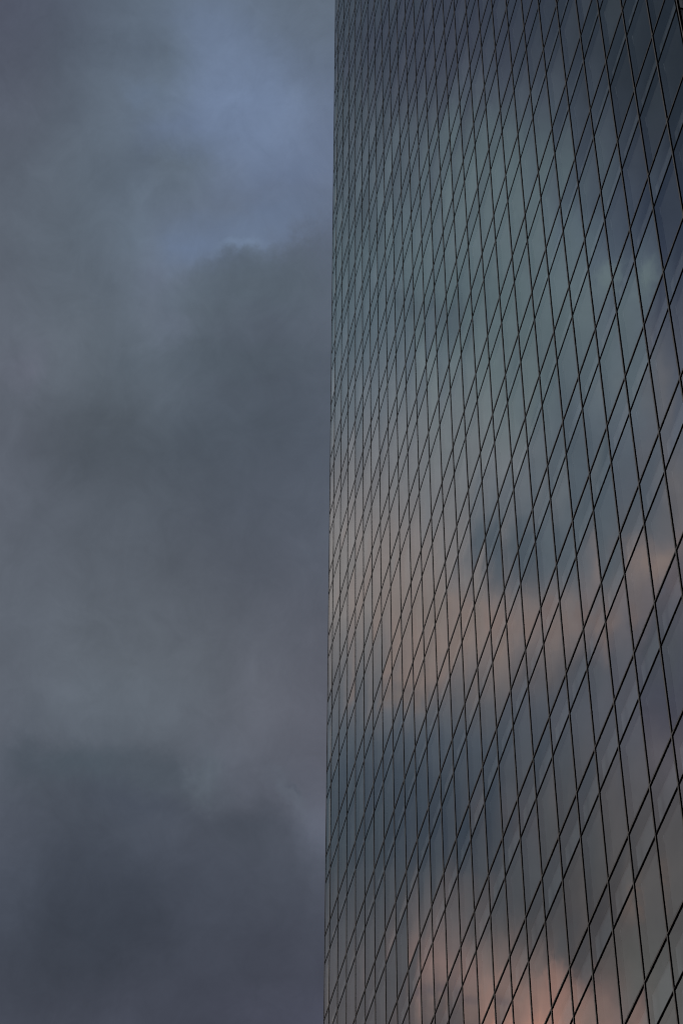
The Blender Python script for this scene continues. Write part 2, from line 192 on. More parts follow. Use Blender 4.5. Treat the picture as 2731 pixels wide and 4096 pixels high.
SKY_WEST = [
    (-96.000, [
        681, 768, 1047, 553, 633, 856, 565, 659, 890, 659, 777, 1048, 716, 843, 1132, 771, 899, 1193, 859, 992, 1292, 974, 1116, 1424,
        1057, 1209, 1514, 1081, 1238, 1533, 1081, 1240, 1530, 1100, 1266, 1561, 1116, 1283, 1586, 1111, 1273, 1581, 1080, 1233, 1541, 1093, 1246, 1564,
        1066, 1216, 1526, 1032, 1180, 1478, 1199, 1377, 1726, 1205, 1392, 1747, 1096, 1277, 1607, 1019, 1201, 1516, 1046, 1245, 1577, 1061, 1266, 1612,
        968, 1146, 1472, 959, 1123, 1469, 932, 1079, 1442, 865, 992, 1357, 850, 968, 1352, 849, 965, 1354, 849, 965, 1354, 849, 965, 1354,
    ]),
    (-95.250, [
        681, 768, 1047, 569, 650, 880, 552, 642, 867, 650, 766, 1034, 708, 834, 1122, 763, 891, 1186, 844, 975, 1274, 961, 1102, 1410,
        1048, 1199, 1505, 1082, 1238, 1536, 1079, 1238, 1527, 1098, 1263, 1557, 1114, 1281, 1583, 1114, 1278, 1586, 1083, 1236, 1544, 1091, 1243, 1559,
        1076, 1227, 1541, 1025, 1171, 1468, 1176, 1350, 1692, 1218, 1406, 1764, 1107, 1289, 1621, 1026, 1208, 1524, 1036, 1232, 1560, 1069, 1276, 1624,
        977, 1159, 1486, 958, 1123, 1465, 941, 1090, 1453, 871, 999, 1363, 851, 969, 1351, 849, 965, 1354, 849, 965, 1354, 849, 965, 1354,
    ]),
    (-94.500, [
        681, 768, 1047, 587, 668, 906, 541, 629, 848, 642, 756, 1021, 701, 826, 1112, 756, 885, 1179, 830, 960, 1258, 948, 1088, 1395,
        1039, 1188, 1495, 1082, 1238, 1537, 1077, 1236, 1525, 1095, 1259, 1553, 1112, 1279, 1580, 1117, 1282, 1589, 1086, 1241, 1548, 1088, 1240, 1555,
        1085, 1237, 1553, 1024, 1169, 1465, 1151, 1321, 1655, 1229, 1417, 1777, 1118, 1299, 1634, 1034, 1215, 1533, 1027, 1220, 1544, 1074, 1282, 1630,
        988, 1173, 1502, 956, 1123, 1461, 948, 1100, 1461, 877, 1007, 1371, 851, 970, 1350, 849, 965, 1354, 851, 971, 1360, 853, 980, 1369,
    ]),
    (-93.750, [
        681, 768, 1047, 604, 687, 932, 533, 618, 834, 632, 744, 1005, 694, 819, 1103, 750, 878, 1172, 817, 947, 1243, 934, 1073, 1379,
        1029, 1177, 1484, 1081, 1236, 1537, 1077, 1235, 1524, 1093, 1256, 1548, 1110, 1277, 1577, 1118, 1284, 1591, 1089, 1246, 1553, 1085, 1237, 1550,
        1091, 1243, 1562, 1026, 1171, 1468, 1127, 1293, 1620, 1235, 1424, 1785, 1130, 1312, 1649, 1043, 1224, 1543, 1020, 1210, 1531, 1076, 1284, 1632,
        1000, 1188, 1520, 955, 1123, 1458, 953, 1108, 1468, 884, 1016, 1380, 853, 977, 1353, 853, 981, 1370, 855, 991, 1380, 858, 1004, 1392,
    ]),
    (-93.000, [
        681, 768, 1047, 621, 705, 958, 529, 611, 825, 622, 731, 987, 688, 812, 1094, 744, 872, 1166, 807, 936, 1231, 921, 1058, 1364,
        1019, 1166, 1474, 1079, 1234, 1536, 1077, 1234, 1525, 1090, 1253, 1544, 1108, 1275, 1574, 1119, 1285, 1592, 1093, 1251, 1558, 1083, 1235, 1546,
        1094, 1247, 1567, 1030, 1176, 1475, 1105, 1266, 1586, 1238, 1426, 1788, 1143, 1326, 1666, 1052, 1233, 1554, 1015, 1203, 1521, 1074, 1283, 1629,
        1011, 1203, 1537, 958, 1130, 1463, 951, 1112, 1469, 880, 1025, 1382, 850, 991, 1361, 859, 1007, 1395, 864, 1022, 1410, 871, 1039, 1429,
    ]),
    (-92.250, [
        681, 768, 1047, 637, 721, 981, 527, 608, 821, 610, 717, 968, 682, 805, 1085, 738, 867, 1160, 798, 926, 1221, 907, 1044, 1348,
        1010, 1156, 1464, 1076, 1230, 1533, 1078, 1235, 1526, 1088, 1250, 1541, 1106, 1273, 1571, 1119, 1286, 1592, 1097, 1256, 1563, 1081, 1233, 1543,
        1096, 1249, 1569, 1037, 1183, 1484, 1084, 1242, 1555, 1237, 1424, 1786, 1157, 1340, 1684, 1061, 1242, 1565, 1013, 1200, 1517, 1077, 1289, 1635,
        1046, 1256, 1602, 994, 1190, 1534, 936, 1113, 1460, 870, 1033, 1382, 852, 1014, 1379, 874, 1046, 1437, 884, 1066, 1460, 897, 1090, 1488,
    ]),
    (-91.500, [
        681, 768, 1047, 650, 736, 1001, 529, 609, 822, 599, 703, 949, 676, 798, 1076, 733, 861, 1153, 790, 918, 1213, 894, 1030, 1333,
        1000, 1145, 1453, 1072, 1226, 1529, 1079, 1236, 1528, 1086, 1247, 1537, 1105, 1271, 1568, 1119, 1286, 1591, 1101, 1261, 1568, 1080, 1232, 1541,
        1096, 1249, 1569, 1044, 1191, 1494, 1066, 1221, 1529, 1279, 1434, 1830, 1172, 1362, 1708, 1082, 1274, 1600, 1033, 1234, 1554, 1092, 1322, 1671,
        1095, 1333, 1695, 1047, 1276, 1640, 945, 1147, 1497, 884, 1072, 1424, 873, 1060, 1431, 904, 1102, 1502, 919, 1129, 1535, 936, 1159, 1570,
    ]),
    (-90.750, [
        681, 768, 1047, 662, 748, 1018, 533, 613, 828, 588, 689, 930, 670, 791, 1067, 727, 855, 1146, 783, 911, 1206, 882, 1017, 1319,
        991, 1135, 1443, 1067, 1220, 1524, 1080, 1236, 1530, 1084, 1245, 1534, 1103, 1269, 1566, 1118, 1285, 1590, 1105, 1266, 1573, 1079, 1232, 1540,
        1088, 1242, 1559, 1030, 1179, 1477, 1021, 1177, 1470, 1299, 1440, 1853, 1193, 1402, 1749, 1112, 1324, 1655, 1060, 1280, 1608, 1110, 1359, 1715,
        1131, 1395, 1773, 1091, 1348, 1732, 1005, 1242, 1620, 956, 1183, 1568, 927, 1150, 1543, 947, 1178, 1592, 964, 1207, 1628, 982, 1237, 1665,
    ]),
    (-90.000, [
        681, 768, 1047, 671, 758, 1032, 540, 619, 837, 577, 676, 912, 662, 781, 1054, 720, 847, 1137, 777, 905, 1199, 871, 1004, 1306,
        983, 1126, 1434, 1062, 1215, 1519, 1080, 1237, 1532, 1082, 1242, 1532, 1105, 1271, 1568, 1116, 1285, 1588, 1101, 1265, 1570, 1072, 1231, 1536,
        1047, 1205, 1508, 976, 1128, 1409, 953, 1112, 1382, 1175, 1385, 1718, 1200, 1428, 1773, 1128, 1358, 1692, 1078, 1315, 1651, 1122, 1386, 1752,
        1150, 1433, 1825, 1110, 1389, 1787, 1103, 1387, 1813, 1073, 1353, 1792, 998, 1260, 1685, 998, 1262, 1696, 1012, 1286, 1727, 1029, 1312, 1760,
    ]),
    (-89.250, [
        681, 768, 1047, 678, 765, 1042, 548, 627, 849, 567, 662, 894, 647, 763, 1031, 706, 831, 1117, 771, 899, 1193, 857, 989, 1288,
        962, 1104, 1408, 1066, 1224, 1529, 1110, 1276, 1577, 1109, 1278, 1570, 1130, 1305, 1604, 1117, 1290, 1590, 1086, 1255, 1554, 1062, 1229, 1529,
        1002, 1164, 1452, 921, 1078, 1341, 897, 1059, 1311, 1120, 1337, 1653, 1172, 1410, 1747, 1108, 1346, 1677, 1071, 1317, 1656, 1125, 1402, 1778,
        1164, 1464, 1873, 1111, 1407, 1818, 1191, 1517, 1992, 1186, 1516, 2012, 1054, 1346, 1800, 1045, 1338, 1793, 1061, 1362, 1826, 1079, 1389, 1862,
    ]),
    (-88.500, [
        681, 768, 1047, 681, 768, 1047, 555, 635, 859, 546, 638, 862, 599, 708, 957, 652, 771, 1038, 708, 830, 1103, 765, 891, 1160,
        878, 1019, 1297, 1075, 1248, 1553, 1162, 1349, 1659, 1141, 1321, 1615, 1150, 1332, 1631, 1113, 1289, 1584, 1065, 1235, 1526, 1040, 1210, 1503,
        958, 1122, 1397, 874, 1033, 1283, 855, 1021, 1261, 1048, 1265, 1561, 1117, 1358, 1682, 1072, 1314, 1641, 1068, 1323, 1670, 1137, 1426, 1820,
        1180, 1496, 1927, 1111, 1417, 1845, 1236, 1587, 2101, 1253, 1614, 2158, 1065, 1371, 1839, 1086, 1402, 1881, 1115, 1442, 1935, 1131, 1466, 1968,
    ]),
    (-87.750, [
        659, 742, 1012, 651, 734, 1000, 536, 612, 829, 489, 571, 772, 511, 606, 820, 570, 678, 916, 626, 740, 985, 676, 796, 1037,
        802, 942, 1197, 1064, 1248, 1548, 1185, 1385, 1696, 1137, 1322, 1607, 1131, 1312, 1600, 1087, 1261, 1546, 1033, 1202, 1482, 1001, 1172, 1454,
        910, 1074, 1334, 829, 990, 1227, 830, 1002, 1236, 993, 1211, 1494, 1078, 1324, 1643, 1065, 1315, 1652, 1112, 1385, 1764, 1195, 1509, 1948,
        1217, 1553, 2024, 1101, 1410, 1855, 1255, 1622, 2195, 1280, 1660, 2234, 1061, 1373, 1852, 1122, 1456, 1962, 1166, 1515, 2036, 1178, 1532, 2060,
    ]),
    (-87.000, [
        622, 699, 953, 619, 695, 949, 521, 592, 804, 453, 529, 715, 465, 553, 750, 518, 618, 837, 588, 699, 934, 661, 784, 1024,
        779, 923, 1173, 1043, 1232, 1525, 1176, 1382, 1685, 1107, 1290, 1561, 1091, 1266, 1538, 1053, 1222, 1495, 1003, 1168, 1441, 967, 1136, 1410,
        875, 1039, 1292, 802, 965, 1198, 839, 1021, 1264, 990, 1216, 1509, 1095, 1353, 1691, 1124, 1393, 1768, 1222, 1526, 1972, 1345, 1737, 2289,
        1272, 1634, 2154, 1100, 1411, 1873, 1310, 1714, 2443, 1278, 1672, 2253, 1117, 1459, 1949, 1175, 1534, 2105, 1203, 1567, 2112, 1210, 1577, 2126,
    ]),
    (-86.250, [
        629, 706, 965, 634, 711, 973, 534, 606, 825, 446, 521, 705, 457, 544, 739, 490, 586, 795, 575, 685, 918, 681, 811, 1063,
        778, 925, 1178, 1021, 1210, 1496, 1164, 1372, 1669, 1090, 1272, 1534, 1071, 1242, 1506, 1037, 1202, 1470, 987, 1150, 1420, 949, 1117, 1389,
        862, 1027, 1280, 798, 966, 1206, 879, 1077, 1343, 1025, 1265, 1581, 1133, 1404, 1770, 1292, 1584, 2043, 1344, 1650, 2232, 1374, 1762, 2401,
        1256, 1601, 2140, 1122, 1445, 1881, 1405, 1859, 2771, 1386, 1830, 2597, 1232, 1623, 2235, 1271, 1672, 2381, 1231, 1605, 2175, 1232, 1606, 2173,
    ]),
    (-85.500, [
        659, 738, 1012, 660, 739, 1014, 557, 630, 860, 453, 527, 715, 458, 545, 741, 488, 582, 791, 584, 696, 933, 700, 831, 1092,
        760, 902, 1149, 988, 1168, 1443, 1161, 1364, 1658, 1097, 1277, 1538, 1074, 1243, 1505, 1036, 1198, 1467, 980, 1139, 1411, 937, 1103, 1377,
        855, 1020, 1278, 796, 967, 1215, 883, 1088, 1368, 1031, 1276, 1605, 1124, 1395, 1772, 1208, 1497, 1954, 1338, 1662, 2212, 1407, 1868, 2758,
        1278, 1626, 2204, 1164, 1506, 1968, 1497, 1991, 3017, 1548, 2058, 3077, 1368, 1811, 2629, 1345, 1779, 2609, 1252, 1632, 2232, 1246, 1621, 2201,
    ]),
    (-84.750, [
        641, 716, 985, 636, 710, 977, 566, 638, 873, 480, 555, 755, 460, 544, 740, 509, 606, 824, 626, 742, 997, 725, 855, 1125,
        747, 880, 1123, 960, 1126, 1393, 1154, 1348, 1639, 1104, 1279, 1542, 1073, 1237, 1500, 1029, 1186, 1455, 970, 1126, 1399, 918, 1078, 1353,
        841, 1004, 1265, 785, 956, 1209, 830, 1027, 1302, 965, 1195, 1514, 1044, 1296, 1655, 1076, 1352, 1718, 1280, 1597, 2115, 1409, 1886, 2829,
        1297, 1653, 2275, 1280, 1660, 2279, 1579, 2107, 3207, 1634, 2184, 3326, 1459, 1936, 2883, 1370, 1816, 2687, 1262, 1645, 2262, 1249, 1624, 2207,
    ]),
    (-84.000, [
        595, 663, 914, 591, 659, 908, 563, 633, 869, 514, 590, 805, 474, 557, 758, 538, 636, 864, 656, 771, 1035, 727, 850, 1118,
        797, 927, 1183, 990, 1148, 1422, 1142, 1321, 1608, 1095, 1259, 1521, 1052, 1206, 1466, 1005, 1154, 1421, 956, 1106, 1382, 889, 1043, 1316,
        820, 978, 1242, 775, 944, 1203, 780, 967, 1235, 872, 1079, 1377, 950, 1177, 1513, 1013, 1276, 1617, 1202, 1496, 1992, 1407, 1872, 2785,
        1325, 1692, 2369, 1446, 1877, 2716, 1637, 2187, 3333, 1672, 2240, 3430, 1499, 1993, 2986, 1372, 1817, 2685, 1253, 1631, 2238, 1238, 1606, 2180,
    ]),
    (-83.250, [
        567, 629, 871, 565, 627, 867, 555, 621, 857, 538, 613, 840, 520, 605, 824, 576, 674, 914, 654, 762, 1020, 692, 800, 1048,
        929, 1083, 1366, 1073, 1228, 1527, 1130, 1289, 1572, 1081, 1231, 1492, 1029, 1171, 1428, 980, 1119, 1385, 942, 1086, 1364, 867, 1014, 1288,
        803, 957, 1224, 769, 936, 1200, 756, 938, 1204, 810, 1001, 1288, 888, 1099, 1421, 967, 1211, 1549, 1128, 1401, 1869, 1492, 1967, 2844,
        1358, 1731, 2446, 1500, 1955, 2884, 1666, 2225, 3396, 1686, 2259, 3463, 1535, 2041, 3061, 1349, 1778, 2588, 1227, 1592, 2168, 1217, 1576, 2132,
    ]),
    (-82.500, [
        554, 612, 851, 555, 612, 852, 551, 611, 848, 550, 621, 854, 571, 658, 897, 615, 714, 965, 654, 758, 1011, 680, 779, 1016,
        965, 1125, 1415, 1124, 1270, 1586, 1124, 1265, 1549, 1085, 1221, 1488, 1030, 1161, 1425, 973, 1103, 1373, 926, 1063, 1342, 855, 998, 1275,
        797, 948, 1220, 762, 924, 1192, 746, 925, 1192, 778, 961, 1242, 851, 1051, 1366, 922, 1141, 1487, 1052, 1303, 1736, 1549, 2049, 2945,
        1391, 1769, 2517, 1477, 1942, 2929, 1669, 2224, 3394, 1689, 2262, 3463, 1533, 2033, 3032, 1289, 1684, 2382, 1202, 1554, 2098, 1198, 1548, 2085,
    ]),
    (-81.750, [
        587, 642, 900, 590, 646, 906, 572, 629, 878, 537, 602, 829, 578, 659, 898, 626, 722, 972, 658, 763, 1016, 699, 797, 1039,
        923, 1040, 1331, 1126, 1253, 1570, 1126, 1247, 1536, 1107, 1228, 1509, 1051, 1172, 1450, 978, 1101, 1380, 911, 1040, 1322, 851, 991, 1273,
        800, 950, 1230, 759, 917, 1192, 744, 920, 1190, 766, 946, 1227, 835, 1028, 1340, 919, 1132, 1483, 1000, 1236, 1643, 1361, 1765, 2497,
        1412, 1801, 2597, 1501, 1972, 2996, 1638, 2173, 3309, 1672, 2228, 3392, 1478, 1949, 2872, 1237, 1604, 2218, 1187, 1532, 2056, 1186, 1530, 2052,
    ]),
    (-81.000, [
        654, 710, 1002, 657, 713, 1007, 611, 666, 936, 520, 578, 796, 569, 643, 875, 627, 719, 966, 674, 779, 1035, 747, 849, 1106,
        943, 1050, 1345, 1106, 1213, 1527, 1119, 1222, 1516, 1110, 1216, 1505, 1056, 1167, 1454, 983, 1099, 1386, 917, 1043, 1333, 866, 1005, 1298,
        819, 970, 1262, 777, 936, 1223, 756, 930, 1209, 777, 957, 1247, 845, 1039, 1358, 940, 1157, 1516, 989, 1220, 1620, 1107, 1382, 1898,
        1416, 1811, 2636, 1470, 1933, 2949, 1560, 2055, 3120, 1606, 2122, 3192, 1399, 1830, 2651, 1214, 1569, 2146, 1178, 1517, 2025, 1178, 1516, 2022,
    ]),
    (-80.250, [
        707, 762, 1080, 708, 764, 1083, 653, 707, 996, 541, 596, 823, 600, 674, 917, 657, 748, 1004, 730, 837, 1112, 886, 999, 1309,
        1032, 1141, 1465, 1067, 1156, 1463, 1093, 1178, 1473, 1073, 1162, 1450, 1030, 1127, 1414, 983, 1092, 1386, 954, 1081, 1388, 908, 1051, 1362,
        858, 1014, 1324, 818, 983, 1289, 793, 970, 1269, 813, 999, 1307, 881, 1083, 1417, 980, 1206, 1580, 1004, 1237, 1640, 1072, 1333, 1824,
        1410, 1799, 2618, 1447, 1898, 2894, 1461, 1910, 2887, 1497, 1958, 2907, 1332, 1731, 2469, 1207, 1556, 2116, 1172, 1506, 2000, 1171, 1505, 1998,
    ]),
    (-79.500, [
        749, 803, 1141, 750, 803, 1142, 694, 747, 1056, 580, 637, 880, 649, 726, 988, 703, 794, 1067, 820, 929, 1234, 1145, 1291, 1713,
        1081, 1181, 1531, 1024, 1098, 1396, 1065, 1137, 1431, 1032, 1107, 1390, 1000, 1085, 1370, 982, 1085, 1384, 989, 1118, 1441, 947, 1094, 1421,
        892, 1052, 1376, 853, 1024, 1346, 835, 1015, 1335, 850, 1041, 1367, 912, 1119, 1467, 1011, 1243, 1629, 1018, 1253, 1659, 1062, 1319, 1804,
        1402, 1778, 2567, 1429, 1861, 2813, 1390, 1804, 2709, 1422, 1848, 2723, 1300, 1684, 2386, 1204, 1551, 2104, 1168, 1500, 1987, 1168, 1500, 1987,
    ]),
    (-78.750, [
        760, 814, 1157, 760, 814, 1157, 705, 758, 1072, 590, 646, 894, 660, 737, 1004, 714, 805, 1082, 859, 966, 1282, 1164, 1292, 1701,
        1090, 1187, 1539, 1017, 1088, 1385, 1061, 1130, 1425, 1027, 1099, 1382, 996, 1080, 1364, 982, 1084, 1384, 993, 1121, 1446, 950, 1098, 1427,
        894, 1055, 1381, 856, 1026, 1350, 842, 1022, 1346, 857, 1048, 1378, 912, 1119, 1467, 1011, 1242, 1629, 1018, 1253, 1660, 1061, 1317, 1801,
        1398, 1765, 2531, 1421, 1828, 2719, 1376, 1779, 2658, 1412, 1833, 2695, 1297, 1679, 2376, 1204, 1551, 2105, 1168, 1500, 1987, 1168, 1500, 1987,
    ]),
    (-78.000, [
        760, 814, 1157, 760, 814, 1157, 705, 758, 1072, 590, 646, 894, 660, 737, 1003, 715, 805, 1082, 864, 970, 1288, 1185, 1314, 1729,
        1090, 1187, 1539, 1016, 1088, 1385, 1061, 1130, 1425, 1027, 1099, 1382, 996, 1080, 1364, 982, 1084, 1384, 993, 1121, 1446, 950, 1098, 1427,
        894, 1055, 1381, 856, 1026, 1350, 843, 1023, 1348, 860, 1051, 1383, 912, 1119, 1467, 1011, 1242, 1629, 1018, 1253, 1660, 1061, 1317, 1801,
        1397, 1763, 2523, 1417, 1812, 2673, 1373, 1773, 2646, 1411, 1831, 2691, 1297, 1678, 2375, 1204, 1551, 2105, 1168, 1500, 1987, 1168, 1500, 1987,
    ]),
]
# single clouds and gaps: bearing, elevation, long and short half-axes in degrees, tilt, radiance, cover
CLOUDS = [
    (-87.87, 56.95, 0.57, 0.30, 176, 0.1329, 0.1779, 0.2542, 0.60),
    (-81.80, 54.20, 1.43, 0.39, -168, 0.1441, 0.1946, 0.2961, 0.70),
    (-82.80, 53.64, 0.47, 0.15, -160, 0.1812, 0.2462, 0.3613, 0.60),
    (-81.20, 53.22, 1.76, 0.41, -171, 0.0953, 0.1221, 0.1559, 0.65),
    (-82.71, 52.68, 1.86, 0.52, -173, 0.0976, 0.1274, 0.1590, 0.60),
    (-85.51, 51.40, 0.44, 0.36, -159, 0.1384, 0.1683, 0.2232, 0.50),
    (-83.21, 50.89, 2.24, 0.42, -177, 0.0802, 0.1046, 0.1301, 0.40),
    (-86.78, 40.96, 1.39, 0.51, -178, 0.0704, 0.0908, 0.1144, 0.80),
    (-88.61, 40.55, 0.64, 0.61, -165, 0.0648, 0.0802, 0.1022, 0.40),
    (-84.26, 41.07, 0.66, 0.46, 159, 0.0723, 0.0887, 0.1119, 0.75),
    (-83.09, 41.12, 0.45, 0.38, 105, 0.1070, 0.1301, 0.1590, 0.60),
    (-85.32, 40.18, 1.01, 0.35, 179, 0.0578, 0.0704, 0.0976, 0.50),
    (-81.52, 39.99, 1.19, 0.46, 175, 0.0630, 0.0742, 0.0976, 0.70),
    (-80.20, 40.90, 0.62, 0.22, 140, 0.1170, 0.1356, 0.1714, 0.60),
    (-80.07, 41.02, 0.18, 0.09, 132, 0.0887, 0.1022, 0.1329, 0.60),
    (-102.93, 42.81, 0.44, 0.14, 151, 0.3928, 0.3282, 0.3015, 0.60),
    (-106.69, 44.53, 0.64, 0.59, 87, 0.5742, 0.4341, 0.3921, 0.80),
    (-108.41, 44.60, 0.44, 0.27, 174, 0.4726, 0.3591, 0.3353, 0.70),
    (-110.09, 44.43, 0.59, 0.46, 62, 0.4935, 0.3816, 0.3560, 0.75),
    (-111.66, 45.92, 0.63, 0.43, 150, 0.6506, 0.5063, 0.4561, 0.85),
    (-112.19, 45.19, 0.40, 0.26, 150, 0.2782, 0.3096, 0.3959, 0.70),
    (-106.96, 46.60, 0.69, 0.60, 80, 0.1737, 0.2303, 0.2885, 0.80),
    (-112.11, 43.64, 0.98, 0.37, 102, 0.1992, 0.2261, 0.2697, 0.75),
    (-108.98, 43.16, 1.07, 0.51, 158, 0.2088, 0.2479, 0.3054, 0.60),
    (-105.61, 41.67, 1.23, 0.62, 174, 0.1638, 0.2072, 0.2690, 0.60),
    (-103.83, 52.34, 0.51, 0.21, -170, 0.1405, 0.1955, 0.2429, 0.75),
    (-105.44, 51.81, 0.79, 0.29, -160, 0.1916, 0.2523, 0.3087, 0.60),
    (-112.08, 52.46, 0.51, 0.33, 135, 0.3571, 0.4808, 0.5198, 0.80),
    (-111.77, 50.03, 0.65, 0.31, 159, 0.3379, 0.4053, 0.4603, 0.60),
    (-104.97, 36.03, 0.38, 0.17, -168, 0.2582, 0.2264, 0.2582, 0.75),
    (-106.80, 35.77, 0.94, 0.50, 178, 0.7828, 0.4918, 0.4170, 0.60),
    (-108.27, 35.45, 0.50, 0.37, 94, 0.5784, 0.4344, 0.3884, 0.70),
    (-106.98, 36.40, 0.52, 0.12, -176, 0.6868, 0.4546, 0.4003, 0.50),
    (-108.24, 36.86, 0.61, 0.45, 170, 0.1948, 0.2073, 0.2335, 0.60),
    (-106.55, 38.15, 0.82, 0.69, 148, 0.1640, 0.1862, 0.2221, 0.50),
    (-110.39, 37.93, 0.62, 0.21, 104, 0.3999, 0.3118, 0.2798, 0.80),
]

SUN_AZ, SUN_EL = -107.0, 5.0
world = bpy.data.worlds.new("World")
scene.world = world
world.use_nodes = True
nt = world.node_tree
for n in list(nt.nodes):
    nt.nodes.remove(n)


def node(tree, kind, **kw):
    n = tree.nodes.new(kind)
    for k, v in kw.items():
        setattr(n, k, v)
    return n


def math_node(tree, op, a, b=None, c=None, clamp=False):
    n = node(tree, 'ShaderNodeMath', operation=op, use_clamp=clamp)
    for i, v in enumerate((a, b, c)):
        if v is None:
            continue
        if isinstance(v, (int, float)):
            n.inputs[i].default_value = v
        else:
            tree.links.new(v, n.inputs[i])
    return n.outputs[0]


def mix_col(tree, fac, a, b, blend='MIX'):
    n = node(tree, 'ShaderNodeMix', data_type='RGBA', blend_type=blend)
    for sock, v in ((n.inputs[0], fac), (n.inputs[6], a), (n.inputs[7], b)):
        if isinstance(v, (int, float)):
            sock.default_value = v
        elif isinstance(v, tuple):
            sock.default_value = v
        else:
            tree.links.new(v, sock)
    return n.outputs[2]


def smooth(tree, v, lo, hi):
    n = node(tree, 'ShaderNodeMapRange', interpolation_type='SMOOTHSTEP')
    tree.links.new(v, n.inputs[0])
    n.inputs[1].default_value = lo
    n.inputs[2].default_value = hi
    return n.outputs[0]


def linear(tree, v, lo, hi):
    n = node(tree, 'ShaderNodeMapRange')
    tree.links.new(v, n.inputs[0])
    n.inputs[1].default_value = lo
    n.inputs[2].default_value = hi
    return n.outputs[0]


tc = node(nt, 'ShaderNodeTexCoord')
DIR = tc.outputs['Generated']


def noise(tree, vec, scale, detail, rough=0.55, dist=0.0, offset=None):
    if offset:
        m = node(tree, 'ShaderNodeVectorMath', operation='ADD')
        tree.links.new(vec, m.inputs[0])
        m.inputs[1].default_value = offset
        vec = m.outputs[0]
    n = node(tree, 'ShaderNodeTexNoise')
    tree.links.new(vec, n.inputs['Vector'])
    n.inputs['Scale'].default_value = scale
    n.inputs['Detail'].default_value = detail
    n.inputs['Roughness'].default_value = rough
    n.inputs['Distortion'].default_value = dist
    return n.outputs[0]


sep = node(nt, 'ShaderNodeSeparateXYZ')
nt.links.new(DIR, sep.inputs[0])
az0 = math_node(nt, 'MULTIPLY', math_node(nt, 'ARCTAN2', sep.outputs[0], sep.outputs[1]), 180 / math.pi)
el0 = math_node(nt, 'MULTIPLY', math_node(nt, 'ARCSINE', sep.outputs[2]), 180 / math.pi)
wa = math_node(nt, 'SUBTRACT', noise(nt, DIR, 16, 6, 0.66), 0.5)
wb = math_node(nt, 'SUBTRACT', noise(nt, DIR, 16, 6, 0.66, offset=(9, 4, 7)), 0.5)
AZ = math_node(nt, 'MULTIPLY_ADD', wa, 2.6, az0)
EL = math_node(nt, 'MULTIPLY_ADD', wb, 2.0, el0)
elt = linear(nt, EL, 34.0, 60.5)


cols = []
for bearing, values in SKY_SOUTHWEST + SKY_WEST:
    cols.append((bearing, [tuple(v / 10000.0 for v in values[i:i + 3]) for i in range(0, len(values), 3)]))
cloud = None
prev = None
for az, c in cols:
    rp = node(nt, 'ShaderNodeValToRGB')
    rp.color_ramp.interpolation = 'LINEAR'
    e = rp.color_ramp.elements
    e[0].position, e[1].position = 0.0, 1.0
    e[0].color = (*c[0], 1)
    e[1].color = (*c[-1], 1)
    for i in range(1, len(c) - 1):
        e.new(i / (len(c) - 1)).color = (*c[i], 1)
    nt.links.new(elt, rp.inputs[0])
    cloud = rp.outputs[0] if cloud is None else mix_col(nt, linear(nt, AZ, prev, az), cloud, rp.outputs[0])
    prev = az
# single clouds with ragged edges laid over the bank
ra = math_node(nt, 'SUBTRACT', noise(nt, DIR, 34, 5, 0.66, offset=(3, 1, 5)), 0.5)
rb = math_node(nt, 'SUBTRACT', noise(nt, DIR, 34, 5, 0.66, offset=(6, 2, 1)), 0.5)
PA = math_node(nt, 'MULTIPLY', math_node(nt, 'MULTIPLY_ADD', ra, 2.4, AZ), 0.68)
PE = math_node(nt, 'MULTIPLY_ADD', rb, 1.8, EL)
pv = node(nt, 'ShaderNodeCombineXYZ')
nt.links.new(PA, pv.inputs[0])
nt.links.new(PE, pv.inputs[1])
for bearing, elev, ax, ay, tilt, cr, cg, cb, cover in CLOUDS:
    mp = node(nt, 'ShaderNodeMapping', vector_type='TEXTURE')
    mp.inputs['Location'].default_value = (bearing * 0.68, elev, 0)
    mp.inputs['Rotation'].default_value = (0, 0, R(tilt))
    mp.inputs['Scale'].default_value = (ax, ay, 1)
    nt.links.new(pv.outputs[0], mp.inputs[0])
    ln = node(nt, 'ShaderNodeVectorMath', operation='LENGTH')
    nt.links.new(mp.outputs[0], ln.inputs[0])
    fall = node(nt, 'ShaderNodeMapRange', interpolation_type='SMOOTHSTEP')
    nt.links.new(ln.outputs['Value'], fall.inputs[0])
    fall.inputs[1].default_value = 1.5 if ay > 0.7 else 1.8
    fall.inputs[2].default_value = 0.5 if ay > 0.7 else 0.0
    fall.inputs[3].default_value = 0.0
    fall.inputs[4].default_value = cover
    cloud = mix_col(nt, fall.outputs[0], cloud, (cr, cg, cb, 1))
# fine wisps inside the cloud bank
fine = noise(nt, DIR, 24, 6, 0.62, 0.6)
broad = noise(nt, DIR, 9, 4, 0.6, 0.4, offset=(2, 8, 5))
gain = math_node(nt, 'ADD', math_node(nt, 'MULTIPLY_ADD', fine, 0.36, 0.82),
                 math_node(nt, 'MULTIPLY_ADD', broad, 0.20, -0.10))
wisp = noise(nt, DIR, 48, 5, 0.7, 1.4, offset=(5, 5, 2))
gain = math_node(nt, 'MULTIPLY', gain, math_node(nt, 'MULTIPLY_ADD', wisp, 0.24, 0.88))
gn = node(nt, 'ShaderNodeVectorMath', operation='SCALE')
nt.links.new(cloud, gn.inputs[0])
nt.links.new(gain, gn.inputs[3])
cloud = gn.outputs[0]
